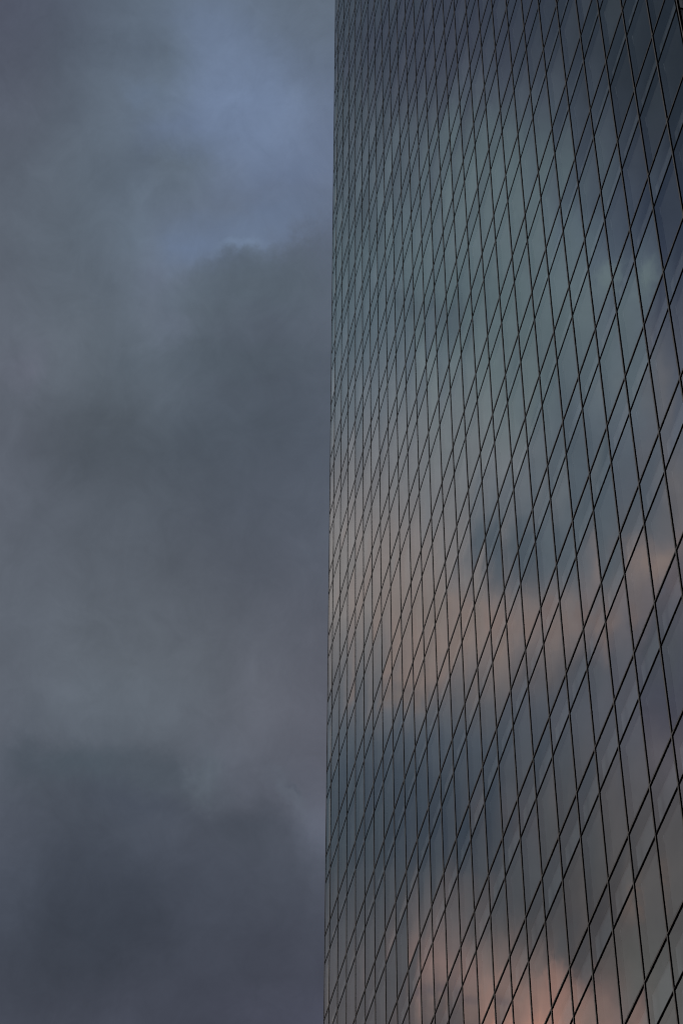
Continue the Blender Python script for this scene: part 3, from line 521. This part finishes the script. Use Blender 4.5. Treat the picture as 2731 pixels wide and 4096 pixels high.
# the rest of the overcast: clear dusk sky dimmed and veiled by cloud
sky = node(nt, 'ShaderNodeTexSky', sky_type='NISHITA')
sky.sun_disc = False
sky.sun_elevation = R(SUN_EL)
sky.sun_rotation = R(SUN_AZ)
sk = node(nt, 'ShaderNodeVectorMath', operation='SCALE')
nt.links.new(sky.outputs[0], sk.inputs[0])
sk.inputs[3].default_value = 0.05
veil_n = noise(nt, DIR, 3.0, 4, 0.6, 0.5)
veil = mix_col(nt, smooth(nt, veil_n, 0.35, 0.65), (0.14, 0.15, 0.17, 1), (0.30, 0.30, 0.32, 1))
rest = mix_col(nt, 0.85, sk.outputs[0], veil)
# thinner light away from the sunset side
east = smooth(nt, sep.outputs[0], 0.1, 0.7)
rest = mix_col(nt, east, rest, (0.035, 0.042, 0.055, 1))
m_az = math_node(nt, 'MULTIPLY', smooth(nt, az0, -140, -120), math_node(nt, 'SUBTRACT', 1.0, smooth(nt, az0, -76, -56)))
m_el = math_node(nt, 'MULTIPLY', smooth(nt, el0, 18, 31), math_node(nt, 'SUBTRACT', 1.0, smooth(nt, el0, 63, 78)))
final = mix_col(nt, math_node(nt, 'MULTIPLY', m_az, m_el), rest, cloud)
bg = node(nt, 'ShaderNodeBackground')
nt.links.new(final, bg.inputs[0])
bg.inputs[1].default_value = 1.0
wo = node(nt, 'ShaderNodeOutputWorld')
nt.links.new(bg.outputs[0], wo.inputs[0])

# ------------------------------------------------------------------ sun, veiled by the cloud
sl = bpy.data.lights.new("sun", 'SUN')
sl.energy = 1.0
sl.angle = R(12)
sl.color = (1.0, 0.80, 0.66)
so = bpy.data.objects.new("sun", sl)
scene.collection.objects.link(so)
sdir = Vector((math.sin(R(SUN_AZ)) * math.cos(R(SUN_EL)), math.cos(R(SUN_AZ)) * math.cos(R(SUN_EL)), math.sin(R(SUN_EL))))
so.rotation_euler = sdir.to_track_quat('Z', 'Y').to_euler()
so.location = (0, -60, 160)

# ------------------------------------------------------------------ materials
def material(name):
    m = bpy.data.materials.new(name)
    m.use_nodes = True
    t = m.node_tree
    for n in list(t.nodes):
        t.nodes.remove(n)
    return m, t, node(t, 'ShaderNodeOutputMaterial')


def metal(name, col, rough, spec=0.5, metallic=0.0, vary=0.25, each=0.0):
    m, t, out = material(name)
    p = node(t, 'ShaderNodeBsdfPrincipled')
    g = node(t, 'ShaderNodeNewGeometry')
    nz = noise(t, g.outputs['Position'], 0.9, 5, 0.6)
    lo = tuple(c * (1 - vary) for c in col) + (1,)
    hi = tuple(c * (1 + vary) for c in col) + (1,)
    tone = mix_col(t, nz, lo, hi)
    if each:                                   # every separate piece a little lighter or darker
        sc = node(t, 'ShaderNodeVectorMath', operation='SCALE')
        t.links.new(tone, sc.inputs[0])
        t.links.new(math_node(t, 'MULTIPLY_ADD', g.outputs['Random Per Island'], 2 * each, 1 - each), sc.inputs[3])
        tone = sc.outputs[0]
    t.links.new(tone, p.inputs['Base Color'])
    p.inputs['Roughness'].default_value = rough
    p.inputs['Metallic'].default_value = metallic
    p.inputs['Specular IOR Level'].default_value = spec
    t.links.new(p.outputs[0], out.inputs[0])
    return m


def glass(name, ior, through, tilt, wave):
    """coated facade glass: mirror by Fresnel over a tinted view of what is behind"""
    m, t, out = material(name)
    g = node(t, 'ShaderNodeNewGeometry')
    # every pane sits a hair out of plane, and float glass is slightly wavy
    wn = node(t, 'ShaderNodeTexWhiteNoise', noise_dimensions='1D')
    oi = node(t, 'ShaderNodeObjectInfo')
    seed = math_node(t, 'MULTIPLY_ADD', g.outputs['Random Per Island'], 91.7, math_node(t, 'MULTIPLY', oi.outputs['Random'], 57.3))
    t.links.new(seed, wn.inputs['W'])
    c = node(t, 'ShaderNodeVectorMath', operation='SUBTRACT')
    t.links.new(wn.outputs['Color'], c.inputs[0])
    c.inputs[1].default_value = (0.5, 0.5, 0.5)
    s = node(t, 'ShaderNodeVectorMath', operation='SCALE')
    t.links.new(c.outputs[0], s.inputs[0])
    s.inputs[3].default_value = tilt
    nz = node(t, 'ShaderNodeTexNoise')
    t.links.new(g.outputs['Position'], nz.inputs['Vector'])
    nz.inputs['Scale'].default_value = 0.8
    nz.inputs['Detail'].default_value = 2
    c2 = node(t, 'ShaderNodeVectorMath', operation='SUBTRACT')
    t.links.new(nz.outputs['Color'], c2.inputs[0])
    c2.inputs[1].default_value = (0.5, 0.5, 0.5)
    s2 = node(t, 'ShaderNodeVectorMath', operation='SCALE')
    t.links.new(c2.outputs[0], s2.inputs[0])
    s2.inputs[3].default_value = wave
    a1 = node(t, 'ShaderNodeVectorMath', operation='ADD')
    t.links.new(s.outputs[0], a1.inputs[0])
    t.links.new(s2.outputs[0], a1.inputs[1])
    a2 = node(t, 'ShaderNodeVectorMath', operation='ADD')
    t.links.new(g.outputs['Normal'], a2.inputs[0])
    t.links.new(a1.outputs[0], a2.inputs[1])
    nn = node(t, 'ShaderNodeVectorMath', operation='NORMALIZE')
    t.links.new(a2.outputs[0], nn.inputs[0])
    fr = node(t, 'ShaderNodeFresnel')
    fr.inputs[0].default_value = ior
    gl = node(t, 'ShaderNodeBsdfGlossy')
    gl.inputs['Roughness'].default_value = 0.0
    gl.inputs['Color'].default_value = (1, 1, 1, 1)
    t.links.new(nn.outputs[0], gl.inputs['Normal'])
    tr = node(t, 'ShaderNodeBsdfTransparent')
    tr.inputs[0].default_value = through
    mx = node(t, 'ShaderNodeMixShader')
    t.links.new(fr.outputs[0], mx.inputs[0])
    t.links.new(tr.outputs[0], mx.inputs[1])
    t.links.new(gl.outputs[0], mx.inputs[2])
    t.links.new(mx.outputs[0], out.inputs[0])
    return m


M_GLASS = glass('vision_glass', 1.8, (0.90, 0.93, 0.93, 1), 0.0120, 0.0050)
M_SPAN = glass('spandrel_glass', 1.8, (0.88, 0.93, 0.94, 1), 0.0120, 0.0050)
M_BODY = metal('black_anodised_frame', (0.003, 0.003, 0.0035), 0.8, 0.0)
M_CAP = metal('brown_grey_cap', (0.24, 0.23, 0.21), 0.45, 0.4)
M_FIN = metal('dark_fin', (0.03, 0.032, 0.03), 0.5, 0.2)
M_BLIND = metal('pale_blind', (0.42, 0.42, 0.41), 0.9, 0.1, vary=0.08, each=0.45)
M_BACK = metal('shadow_box', (0.85, 0.86, 0.86), 0.8, 0.1, vary=0.15)
M_ROOF = metal('roof_membrane', (0.12, 0.12, 0.12), 0.9, 0.1)
M_CORE = metal('inner_concrete', (0.10, 0.10, 0.10), 0.9, 0.1)

# ------------------------------------------------------------------ mesh helpers
class Bag:
    def __init__(self):
        self.v, self.f, self.s = [], [], False

    def box(self, x0, x1, y0, y1, z0, z1):
        b = len(self.v)
        self.v += [(x0, y0, z0), (x1, y0, z0), (x1, y1, z0), (x0, y1, z0),
                   (x0, y0, z1), (x1, y0, z1), (x1, y1, z1), (x0, y1, z1)]
        for q in ((0, 3, 2, 1), (4, 5, 6, 7), (0, 1, 5, 4), (1, 2, 6, 5), (2, 3, 7, 6), (3, 0, 4, 7)):
            self.f.append(tuple(b + i for i in q))
        return self

    def pane(self, o, u, w, nu, nw, bow):
        """a sheet from corner o along u and w, bowed by `bow` along its normal"""
        b = len(self.v)
        n = u.cross(w).normalized()
        for j in range(nw + 1):
            for i in range(nu + 1):
                a, c = i / nu, j / nw
                k = math.sin(math.pi * a) ** 0.8 * math.sin(math.pi * c) ** 0.8 if bow else 0
                p = o + u * a + w * c + n * (bow * k)
                self.v.append(tuple(p))
        for j in range(nw):
            for i in range(nu):
                q = b + j * (nu + 1) + i
                self.f.append((q, q + 1, q + nu + 2, q + nu + 1))
        self.s = True
        return self

    def build(self, name, mat, parent=None, kind=None, bevel=0.0):
        me = bpy.data.meshes.new(name)
        me.from_pydata(self.v, [], self.f)
        me.materials.append(mat)
        if self.s:
            me.polygons.foreach_set('use_smooth', [True] * len(me.polygons))
        me.update()
        ob = bpy.data.objects.new(name, me)
        scene.collection.objects.link(ob)
        if parent:
            ob.parent = parent
        if kind:
            ob['kind'] = kind
        return ob


# ------------------------------------------------------------------ ground
def ground():
    b = Bag()
    b.v = [(-2500, -2500, 0), (2500, -2500, 0), (2500, 2500, 0), (-2500, 2500, 0)]
    b.f = [(0, 1, 2, 3)]
    m, t, out = material('paving')
    p = node(t, 'ShaderNodeBsdfPrincipled')
    g = node(t, 'ShaderNodeNewGeometry')
    br = node(t, 'ShaderNodeTexBrick')
    t.links.new(g.outputs['Position'], br.inputs['Vector'])
    br.inputs['Scale'].default_value = 1.0
    br.inputs['Color1'].default_value = (0.11, 0.11, 0.105, 1)
    br.inputs['Color2'].default_value = (0.14, 0.135, 0.13, 1)
    br.inputs['Mortar'].default_value = (0.05, 0.05, 0.05, 1)
    br.inputs['Mortar Size'].default_value = 0.01
    br.inputs['Brick Width'].default_value = 1.2
    br.inputs['Row Height'].default_value = 0.6
    t.links.new(mix_col(t, 0.3, br.outputs[0], (0.1, 0.1, 0.1, 1)), p.inputs['Base Color'])
    p.inputs['Roughness'].default_value = 0.85
    t.links.new(p.outputs[0], out.inputs[0])
    return b.build('ground', m, None, 'structure')


ground()

# ------------------------------------------------------------------ the tower
FLOOR, MOD = 3.6, 0.41520 * 3.6
X_W, X_E = 0.40 * MOD, 28 * MOD          # west and east corners of the front
DEPTH = 36.0
EAST_FIRST = 0.30
# heights of the upper (A) and lower (B) transom of each storey, in storeys from the reference level
A_LV, B_LV = [], []
for j in range(-20, 19):
    if j <= 2:
        a = {0: 0.139, 1: -0.865, 2: -1.862}.get(j, 0.139 - j)
        g = 0.366 if j == 2 else 0.338
    else:
        a, g = -float(j), 0.340
    A_LV.append(a)
    B_LV.append(a - g)
ZT = lambda lv: lv * FLOOR + GROUND_DROP
TOP = ZT(A_LV[0]) + 1.2
MW, BODY_OUT, CAP_OUT = 0.094, 0.008, 0.010   # width of frame, projection of body and cap
IN_D, SPAN_D, FIN_D = 0.13, 0.225, 0.10

tower = bpy.data.objects.new('office_tower', None)
scene.collection.objects.link(tower)
tower.location = (0, 0, 0)
tower['label'] = 'dark glass office tower with thin black mullion grid mirroring the sunset clouds'
tower['category'] = 'skyscraper'


def to_px(p):
    q = ROT.transposed() @ (Vector(p) - EYE)
    if q.z > -0.1:
        return None
    return (q.x / -q.z * FL, q.y / -q.z * FL)


def shown(p0, p1):
    """image area of a pane, 0 when it lies outside the frame"""
    c = [to_px(p) for p in ((p0[0], 0, p0[1]), (p1[0], 0, p0[1]), (p1[0], 0, p1[1]), (p0[0], 0, p1[1]))]
    if None in c:
        return 0
    hw = 0.5 * 682 / 1024
    n = 8
    ins = 0
    for i in range(n):
        for j in range(n):
            u, w = (i + .5) / n, (j + .5) / n
            P = to_px((p0[0] + (p1[0] - p0[0]) * u, 0, p0[1] + (p1[1] - p0[1]) * w))
            ins += abs(P[0]) < hw and abs(P[1]) < 0.5
    a = 0
    for i in range(4):
        x0, y0 = c[i]
        x1, y1 = c[(i + 1) % 4]
        a += x0 * y1 - x1 * y0
    return abs(a) / 2 * ins / n / n


xs = [X_W] + [k * MOD for k in range(1, 29)]
vis, spa = [], []
levels = []
for i, (a, b) in enumerate(zip(A_LV, B_LV)):
    levels.append((a, 'A'))
    levels.append((b, 'B'))
zs_A = [ZT(a) for a in A_LV]
zs_B = [ZT(b) for b in B_LV]
for i in range(len(A_LV)):
    bottom = zs_A[i + 1] if i + 1 < len(A_LV) else 0.3
    for k in range(len(xs) - 1):
        spa.append((xs[k], xs[k + 1], zs_B[i], zs_A[i]))
        vis.append((xs[k], xs[k + 1], bottom, zs_B[i]))
for k in range(len(xs) - 1):
    spa.append((xs[k], xs[k + 1], zs_A[0], TOP))


def make_panes(rects, name, mat):
    rects = sorted(rects, key=lambda r: -shown((r[0], r[2]), (r[1], r[3])))
    rest = Bag()
    for n, (x0, x1, z0, z1) in enumerate(rects):
        b = Bag() if n < 100 else rest
        bow = random.gauss(0.0, 0.0007) + 0.0006
        b.pane(Vector((x0 + .012, 0, z0 + .012)), Vector((x1 - x0 - .024, 0, 0)), Vector((0, 0, z1 - z0 - .024)), 6, 8, bow)
        if n < 100:
            b.build(name, mat, tower)
    return rest


rest_v = make_panes(vis, 'window', M_GLASS)
rest_s = make_panes(spa, 'spandrel_panel', M_SPAN)

# east face glazing (seen as a sliver at the top right), modules of its own
ys = [0.0, EAST_FIRST] + [EAST_FIRST + MOD * k for k in range(1, 24)]
ys = [y for y in ys if y < DEPTH]
ys.append(DEPTH)
for i in range(len(A_LV)):
    bottom = zs_A[i + 1] if i + 1 < len(A_LV) else 0.3
    for k in range(len(ys) - 1):
        rest_s.pane(Vector((X_E, ys[k] + .012, zs_B[i])), Vector((0, ys[k + 1] - ys[k] - .024, 0)), Vector((0, 0, zs_A[i] - zs_B[i])), 1, 1, 0)
        rest_v.pane(Vector((X_E, ys[k] + .012, bottom)), Vector((0, ys[k + 1] - ys[k] - .024, 0)), Vector((0, 0, zs_B[i] - bottom)), 1, 1, 0)
# west face
wx = [DEPTH * k / 24 for k in range(25)]
for i in range(len(A_LV)):
    bottom = zs_A[i + 1] if i + 1 < len(A_LV) else 0.3
    for k in range(24):
        rest_v.pane(Vector((X_W, wx[k + 1] - .012, bottom)), Vector((0, -(DEPTH / 24 - .024), 0)), Vector((0, 0, zs_A[i] - bottom)), 1, 1, 0)
rest_v.build('window', M_GLASS, tower, 'stuff')
rest_s.build('spandrel_panel', M_SPAN, tower, 'stuff')

# mullions of the front: a black frame whose west half carries a pale cap strip
for k, x in enumerate(xs):
    x0, x1 = x - MW, x
    if k == 0:
        x0, x1 = x - 0.075, x
    if k == len(xs) - 1:
        x0, x1 = x - 0.06, x + 0.05
    mu = Bag().box(x0, x1, -BODY_OUT, FIN_D if 0 < k < len(xs) - 1 else 0.05, 0, TOP + 0.05).build('mullion', M_BODY, tower)
    c0, c1 = (x0 + 0.008, x0 + 0.050) if k < len(xs) - 1 else (x1 - 0.035, x1 + 0.003)
    Bag().box(c0, c1, -CAP_OUT, -BODY_OUT + .001, 0.02, TOP + 0.045).build('cap_strip', M_CAP, mu)
# transoms of the front: the upper one of a storey carries a cap strip, the lower one is a bare dark fin
for i in range(len(A_LV)):
    z = zs_A[i]
    tr = Bag().box(X_W + .02, X_E - .02, -BODY_OUT + .0012, SPAN_D - .005, z, z + 0.108).build('transom', M_BODY, tower)
    Bag().box(X_W + .02, X_E - .02, -CAP_OUT + .0012, -BODY_OUT + .0022, z + 0.068, z + 0.098).build('cap_strip', M_CAP, tr)
    z = zs_B[i]
    tr = Bag().box(X_W + .02, X_E - .02, -BODY_OUT + .0022, IN_D - .01, z, z + 0.080).build('transom', M_BODY, tower)
    Bag().box(X_W + .02, X_E - .02, -0.0095, -BODY_OUT + .0032, z + 0.060, z + 0.074).build('cap_strip', M_FIN, tr)

# frames of the side faces
side = Bag()
for y in ys[1:]:
    side.box(X_E - .1, X_E + .012, y - .0275, y + .0275, 0, TOP + .03)
for i in range(len(A_LV)):
    for z in (zs_A[i], zs_B[i]):
        side.box(X_E - .09, X_E + .010, .06, DEPTH - .03, z - .025, z + .025)
for y in wx:
    side.box(X_W - .012, X_W + .1, y + .03 - .0275, y + .03 + .0275, 0, TOP + .03)
for z in zs_A:
    side.box(X_W - .010, X_W + .09, .06, DEPTH - .03, z - .025, z + .025)
side.build('side_frame', M_BODY, tower)

# blinds behind the vision glass and shadow boxes behind the spandrels
bl, bk = Bag(), Bag()
for i in range(len(A_LV)):
    bottom = zs_A[i + 1] if i + 1 < len(A_LV) else 0.3
    for k in range(len(xs) - 1):
        bl.box(xs[k] + .03, xs[k + 1] - .03, IN_D, IN_D + .01, bottom + .03, zs_B[i] + .05)
    bk.box(X_W + .05, X_E - .15, SPAN_D, SPAN_D + .02, zs_B[i] + .03, zs_A[i] + .07)
bl.build('window_blind', M_BLIND, tower, 'stuff')
bk.build('shadow_box', M_BACK, tower)
core = Bag().box(X_W + .12, X_E - .2, SPAN_D + .05, DEPTH - .1, 0.02, TOP - .1)
core.build('inner_wall', M_CORE, tower)
back = Bag().box(X_W, X_E, DEPTH - .05, DEPTH + .1, 0.01, TOP)
back.build('rear_wall', M_FIN, tower)
roof = Bag().box(X_W + .02, X_E - .02, .03, DEPTH, TOP - .06, TOP - .02)
roof.box(X_W, X_E, -.012, .25, TOP + .052, TOP + .1)
roof.build('roof', M_ROOF, tower)
